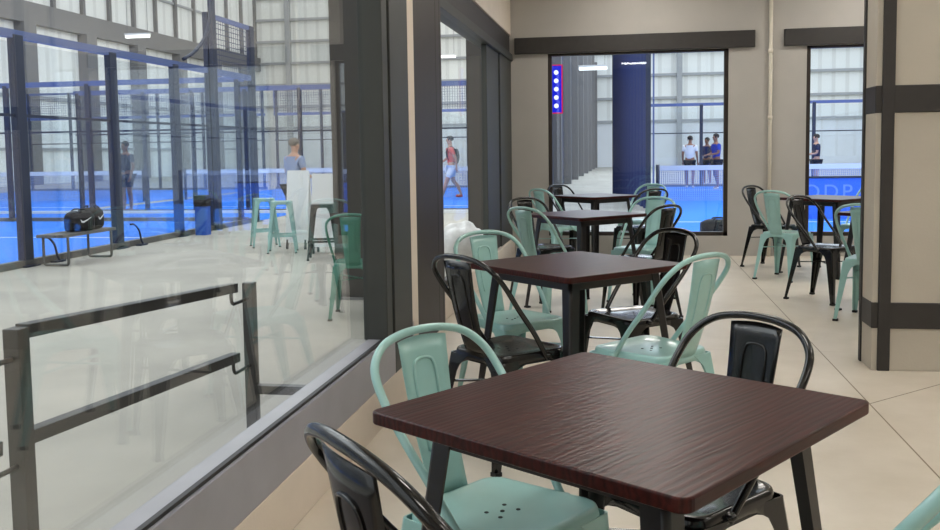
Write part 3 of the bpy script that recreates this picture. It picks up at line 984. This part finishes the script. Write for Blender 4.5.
# white sandwich boards beside the stools
def board(loc, rz, w, h, label):
    t = thing('sign_board', label, 'sign board', loc, rz, 'white boards beside the bar stools')
    for s in (-1, 1):
        rot = Matrix.Rotation(s * math.radians(7), 4, 'X')
        bm = NB(); box(bm, -w / 2, w / 2, -.009, .009, .10, h, rot=Matrix.Translation((0, s * h * math.sin(math.radians(7)), 0)) @ rot)
        obj('panel', bm, M['board'], t)
    for s in (-1, 1):
        for e in (-1, 1):
            bm = NB(); bar(bm, (s * (w / 2 - .03), e * h * .122, 0), (s * (w / 2 - .03), e * h * .085, .3), .025, .03); obj('leg', bm, M['rubber'], t)
    return t
board((-4.32, 12.9, ZO), .08, .40, 1.16, 'white blank sign board behind the black bar stool')
board((-4.95, 13.5, ZO), -.1, .36, 1.20, 'white blank sign board further left, behind the mint stools')

# dark outdoor table and green chairs by the column
dup(T['a'], (-2.75, 7.98 + 1.9, ZO), math.radians(20), 'dark wooden table outside the window beside the taupe column', 'dark wooden cafe tables')
make_g = chair
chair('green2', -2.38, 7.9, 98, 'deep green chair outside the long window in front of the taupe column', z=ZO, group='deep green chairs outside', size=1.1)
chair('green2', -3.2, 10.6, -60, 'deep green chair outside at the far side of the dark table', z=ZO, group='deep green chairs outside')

# lit blue sign hanging inside the back window
t = thing('lit_sign', 'narrow lit blue sign with white dots in a red border', 'sign', (-.86, YB + .3, 1.98))
bm = NB(); box(bm, -.075, .075, .0, .03, -.28, .28); obj('sign_panel', bm, M['signblue'], t)
bm = NB()
for s in (-1, 1):
    box(bm, s * .08 - .007, s * .08 + .007, -.008, .032, -.294, .294); box(bm, -.087, .087, -.008, .032, s * .287 - .007, s * .287 + .007)
obj('sign_border', bm, M['signred'], t)
for k in range(5):
    bm = NB(); z = .2 - .1 * k
    pts = []
    for j in range(20):
        r = .03 if j % 2 == 0 else .026
        pts.append((.01 + r * math.cos(j * PI / 10), z + r * math.sin(j * PI / 10)))
    A = [bm.verts.new((x, -.006, zz)) for x, zz in pts]; B = [bm.verts.new((x, .002, zz)) for x, zz in pts]
    bm.faces.new(A); bm.faces.new(B)
    for j in range(20): bm.faces.new((A[j], A[(j + 1) % 20], B[(j + 1) % 20], B[j]))
    obj('white_dot', bm, M['signwhite'], t)
bm = NB(); box(bm, -.074, -.04, -.006, .002, .088, .112); obj('white_tab', bm, M['signwhite'], t)
bm = NB(); box(bm, -.02, .02, .03, .055, -.02, .02); box(bm, -.02, .02, .03, .055, .2, .24); obj('hanger', bm, M['framed'], t)

# crumpled white sheet outside the far left window
bm = NB()
ellipsoid(bm, (0, 0, .26), .30, .42, .30, 36, 20)
for v in bm.verts:
    n = math.sin(v.co.x * 23 + v.co.y * 9) * .03 + math.sin(v.co.y * 27 - v.co.z * 19) * .035 + random.uniform(-.018, .018)
    v.co *= (1 + n); v.co.z = max(0.0, v.co.z)
o = obj('crumpled_sheet', bm, M['plastic'], None, loc=(-2.03, 11.3, ZO))
tag(o, 'crumpled white plastic sheet outside the far left window', 'sheet')


# ------------------------------------------------------------------ people
def skin_mesh(name, nodes, edges, root, mat, parent, sub=2):
    me = bpy.data.meshes.new(name)
    keys = list(nodes)
    me.from_pydata([nodes[k][:3] for k in keys], [(keys.index(a), keys.index(b)) for a, b in edges], [])
    me.materials.append(mat)
    o = bpy.data.objects.new(name, me); COL.objects.link(o)
    if parent: o.parent = parent
    o.modifiers.new('skin', 'SKIN')
    sv = me.skin_vertices[0].data
    for i, k in enumerate(keys):
        r = nodes[k][3]
        sv[i].radius = (r, r) if not isinstance(r, tuple) else r
        sv[i].use_root = (k == root)
    sb = o.modifiers.new('smooth', 'SUBSURF'); sb.levels = sub; sb.render_levels = sub
    for p in me.polygons: p.use_smooth = True
    o.modifiers['skin'].use_smooth_shade = True
    return o


def person(loc, face, size, label, skin, hair, shirt, shorts, shoes, legs, arms, lean=0.0, trousers=False, strap=None):
    """legs/arms: per side (knee y, foot y, foot z) and (elbow xyz, wrist xyz) with y forward"""
    t = thing('person', label, 'person', loc, math.radians(face - 90))
    t.scale = (size / 1.8,) * 3
    N = {'pelvis': (0, 0, .95, (.15, .11)), 'belly': (0, lean * .3, 1.10, (.145, .10)), 'chest': (0, lean * .7, 1.30, (.17, .115)),
         'upper': (0, lean * .95, 1.42, (.13, .09)), 'neck': (0, lean * 1.05, 1.52, .055), 'chin': (0, lean * 1.1 + .02, 1.60, (.062, .075)),
         'brow': (0, lean * 1.1 + .015, 1.69, (.075, .092)), 'crown': (0, lean * 1.1, 1.765, (.05, .06)), 'nose': (0, lean * 1.1 + .115, 1.655, .014)}
    E = [('pelvis', 'belly'), ('belly', 'chest'), ('chest', 'upper'), ('upper', 'neck'), ('neck', 'chin'), ('chin', 'brow'), ('brow', 'crown'), ('brow', 'nose')]
    for s, sn in ((-1, 'l'), (1, 'r')):
        ky, fy, fz = legs[0 if s < 0 else 1]
        N['hip' + sn] = (s * .10, 0, .88, .095)
        N['knee' + sn] = (s * .12, ky, .50 + fz * .4, .062)
        N['calf' + sn] = (s * .125, (ky + fy) / 2 - .02, .33 + fz * .7, .058)
        N['ankle' + sn] = (s * .13, fy, .085 + fz, .038)
        N['toe' + sn] = (s * .145, fy + .15, .035 + fz, .035)
        E += [('pelvis', 'hip' + sn), ('hip' + sn, 'knee' + sn), ('knee' + sn, 'calf' + sn), ('calf' + sn, 'ankle' + sn), ('ankle' + sn, 'toe' + sn)]
        (ex, ey, ez), (wx, wy, wz) = arms[0 if s < 0 else 1]
        N['shoulder' + sn] = (s * .19, lean * .95, 1.43, .06)
        N['elbow' + sn] = (s * ex, ey, ez, .043); N['wrist' + sn] = (s * wx, wy, wz, .028)
        d = (Vector((s * wx, wy, wz)) - Vector((s * ex, ey, ez))).normalized()
        pm = Vector((s * wx, wy, wz)) + d * .075
        N['palm' + sn] = (*pm, (.034, .018))
        a, b = frame_at(d)
        E += [('upper', 'shoulder' + sn), ('shoulder' + sn, 'elbow' + sn), ('elbow' + sn, 'wrist' + sn), ('wrist' + sn, 'palm' + sn)]
        for f in range(5):
            ln = (.075, .085, .08, .062, .05)[f]
            o = (f - 1.5) * .02 if f < 4 else -.05
            st = pm + a * o + d * (.03 if f < 4 else -.02)
            mid = st + d * ln * .5 + b * .008
            N['f%d%s' % (f, sn)] = (*mid, .0085)
            N['g%d%s' % (f, sn)] = (*(mid + d * ln * .45 + b * .02), .0075)
            E += [('palm' + sn, 'f%d%s' % (f, sn)), ('f%d%s' % (f, sn), 'g%d%s' % (f, sn))]
    body = skin_mesh('body', N, E, 'pelvis', M[skin], t)
    def sub(name, keys, edges, grow, mat, root, extra=None):
        nn = {}
        for k in keys:
            x, y, z, r = N[k]
            nn[k] = (x, y, z, tuple(q + grow for q in r) if isinstance(r, tuple) else r + grow)
        if extra: nn.update(extra)
        return skin_mesh(name, nn, edges, root, M[mat], t, 2)
    ex = {}; ed = [('pelvis', 'belly'), ('belly', 'chest'), ('chest', 'upper')]
    for sn in 'lr':
        s = Vector(N['shoulder' + sn][:3]).lerp(Vector(N['elbow' + sn][:3]), .72)
        ex['sleeve' + sn] = (*s, .062); ed += [('upper', 'shoulder' + sn), ('shoulder' + sn, 'sleeve' + sn)]
    sub('shirt', ['pelvis', 'belly', 'chest', 'upper', 'shoulderl', 'shoulderr'], ed, .016, shirt, 'chest', ex)
    ex = {}; ed = []
    for sn in 'lr':
        h_, k_, c_, a_ = (Vector(N[q + sn][:3]) for q in ('hip', 'knee', 'calf', 'ankle'))
        if trousers:
            ex['k' + sn] = (*k_, .082); ex['c' + sn] = (*c_, .075); ex['a' + sn] = (*(a_ + Vector((0, 0, .03))), .065)
            ed += [('pelvis', 'hip' + sn), ('hip' + sn, 'k' + sn), ('k' + sn, 'c' + sn), ('c' + sn, 'a' + sn)]
        else:
            ex['k' + sn] = (*h_.lerp(k_, .75), .098); ed += [('pelvis', 'hip' + sn), ('hip' + sn, 'k' + sn)]
    sub('trousers' if trousers else 'shorts', ['pelvis', 'hipl', 'hipr'], ed, .02, shorts, 'pelvis', ex)
    for sn in 'lr':
        x, y, z, r = N['ankle' + sn]
        skin_mesh('shoe', {'a': (x, y - .04, z - .04, .045), 'b': (x * 1.04, y + .06, z - .045, .046), 'c': (x * 1.1, y + .17, z - .05, .036)}, [('a', 'b'), ('b', 'c')], 'a', M[shoes], t, 1)
    bm = NB()
    x, y, z, r = N['brow']
    ellipsoid(bm, (0, y - .018, z + .028), .092, .108, .088, 16, 10)
    for v in bm.verts:
        if v.co.y > y + .045 and v.co.z < z + .05: v.co.y = y + .045
        if v.co.z < z - .03: v.co.z = z - .03
    obj('hair', bm, M[hair], t)
    bm = NB()
    for s in (-1, 1): ellipsoid(bm, (s * .03, y + .088, z - .012), .011, .008, .007, 8, 6)
    obj('eyes', bm, M['hair'], body)
    bm = NB()
    for s in (-1, 1): ellipsoid(bm, (s * .083, y - .005, z - .03), .012, .022, .034, 8, 6)
    obj('ears', bm, M[skin], body)
    if strap:
        bm = NB(); ellipsoid(bm, (0, lean * .6 - .16, 1.22), .15, .09, .22, 14, 10)
        for s in (-1, 1): tube(bm, spline([(s * .1, -.10, 1.40), (s * .11, .02, 1.50), (s * .12, .13, 1.38), (s * .12, .10, 1.15), (s * .11, -.08, 1.05)], 4), .018, 6)
        obj('backpack', bm, M[strap], t)
    return t


A_REL = (((.24, -.02, 1.15), (.25, .08, .92)), ((.24, -.02, 1.15), (.25, .08, .92)))
A_FWD = (((.25, .05, 1.16), (.12, .28, 1.12)), ((.25, .05, 1.16), (.10, .30, 1.10)))
L_STD = ((.02, 0, 0), (.02, 0, 0))
L_STEP = ((.16, .30, 0), (-.05, -.28, .05))
person((-5.2, 27.3, ZO + .012), 195, 1.9, 'person in a red shirt and white shorts walking beyond the far left window', 'skin', 'hair', 'red', 'whitecloth', 'shoe', L_STEP, (((.24, -.1, 1.17), (.24, -.12, .94)), ((.24, .1, 1.17), (.22, .3, 1.02))), .03, strap='blackcloth')
person((-5.7, 15.3, ZO), 60, 1.72, 'grey haired person in a pale blue shirt behind the white boards', 'skin', 'hairg', 'paleblue', 'blackcloth', 'shoew', L_STD, A_FWD, .03, trousers=True)
person((-12.75, 22.1, ZO + .012), 250, 1.82, 'person in navy standing on the left court, half behind a fence post', 'skind', 'hair', 'navycloth', 'navycloth', 'shoe', L_STD, A_REL)
person((3.02, 33.0, ZO + .012), 200, 1.92, 'player in a blue shirt, hands together, right in the wide back window', 'skind', 'hair', 'bluecloth', 'blackcloth', 'shoew', ((.05, .02, 0), (.0, -.12, 0)), A_FWD, .02)
person((2.2, 34.2, ZO + .012), 75, 1.88, 'player in a white shirt and dark shorts seen from behind in the wide back window', 'skind', 'hair', 'whitecloth', 'blackcloth', 'shoew', ((.06, .12, 0), (-.02, -.14, 0)), A_REL, .03)
person((3.05, 37.2, ZO), 230, 1.85, 'person in dark clothes standing behind the blue shirted player', 'skind', 'hair', 'navycloth', 'blackcloth', 'shoew', L_STD, A_REL)
person((6.3, 33.0, ZO + .012), 185, 1.85, 'player at the left edge of the right back window', 'skin', 'hair', 'navycloth', 'blackcloth', 'shoew', L_STD, A_FWD)

# ------------------------------------------------------------------ light
wd = bpy.data.worlds.new('hall_daylight'); scene.world = wd
wd.use_nodes = True
bg = wd.node_tree.nodes['Background']
bg.inputs[0].default_value = (0.955, 0.98, 1.0, 1)
bg.inputs[1].default_value = 1.55

# unseen fill lights added high up to brighten the courts and corridor
for i, (x, y, z, w, l, e) in enumerate(((5.5, 24, 10.5, 8, 16, 1000), (-1.2, 45, 10.5, 5, 30, 1300), (-10, 28, 10.5, 9, 14, 900), (-13, 9, 10.5, 8, 16, 800), (-18, 50, 11, 16, 20, 1500), (6, 55, 11, 16, 20, 1500))):
    ld = bpy.data.lights.new('hall_fill_light', 'AREA'); ld.shape = 'RECTANGLE'; ld.size = w; ld.size_y = l; ld.energy = e; ld.color = (.95, .98, 1.0)
    lo = bpy.data.objects.new('hall_fill_light', ld); COL.objects.link(lo); lo.location = (x, y, z)

# ------------------------------------------------------------------ camera
f, pitch, roll, yaw, sy = 926.16, math.radians(-4.445), math.radians(-.82), math.radians(-9.696), 223.02
c, s = math.cos(yaw), math.sin(yaw)
fw = Vector((s * math.cos(pitch), c * math.cos(pitch), math.sin(pitch)))
r = Vector((c, -s, 0)); u = r.cross(fw)
r, u = r * math.cos(roll) + u * math.sin(roll), -r * math.sin(roll) + u * math.cos(roll)
cam = bpy.data.cameras.new('camera')
co = bpy.data.objects.new('camera', cam); COL.objects.link(co)
m = Matrix((r, u, -fw)).transposed().to_4x4()
m.translation = Vector((0, 0, 1.25))
co.matrix_world = m
cam.sensor_fit = 'HORIZONTAL'; cam.sensor_width = 36
cam.lens = f * 36 / 940
cam.shift_y = -(265 - sy) / 940
cam.clip_start = .05; cam.clip_end = 300
scene.camera = co

scene.view_settings.view_transform = 'Standard'
scene.view_settings.look = 'None'
scene.view_settings.exposure = 0
scene.view_settings.gamma = 1
scene.view_settings.use_curve_mapping = False
scene.cycles.use_denoising = True
scene.cycles.max_bounces = 10
scene.cycles.transparent_max_bounces = 24
scene.cycles.sample_clamp_indirect = 6
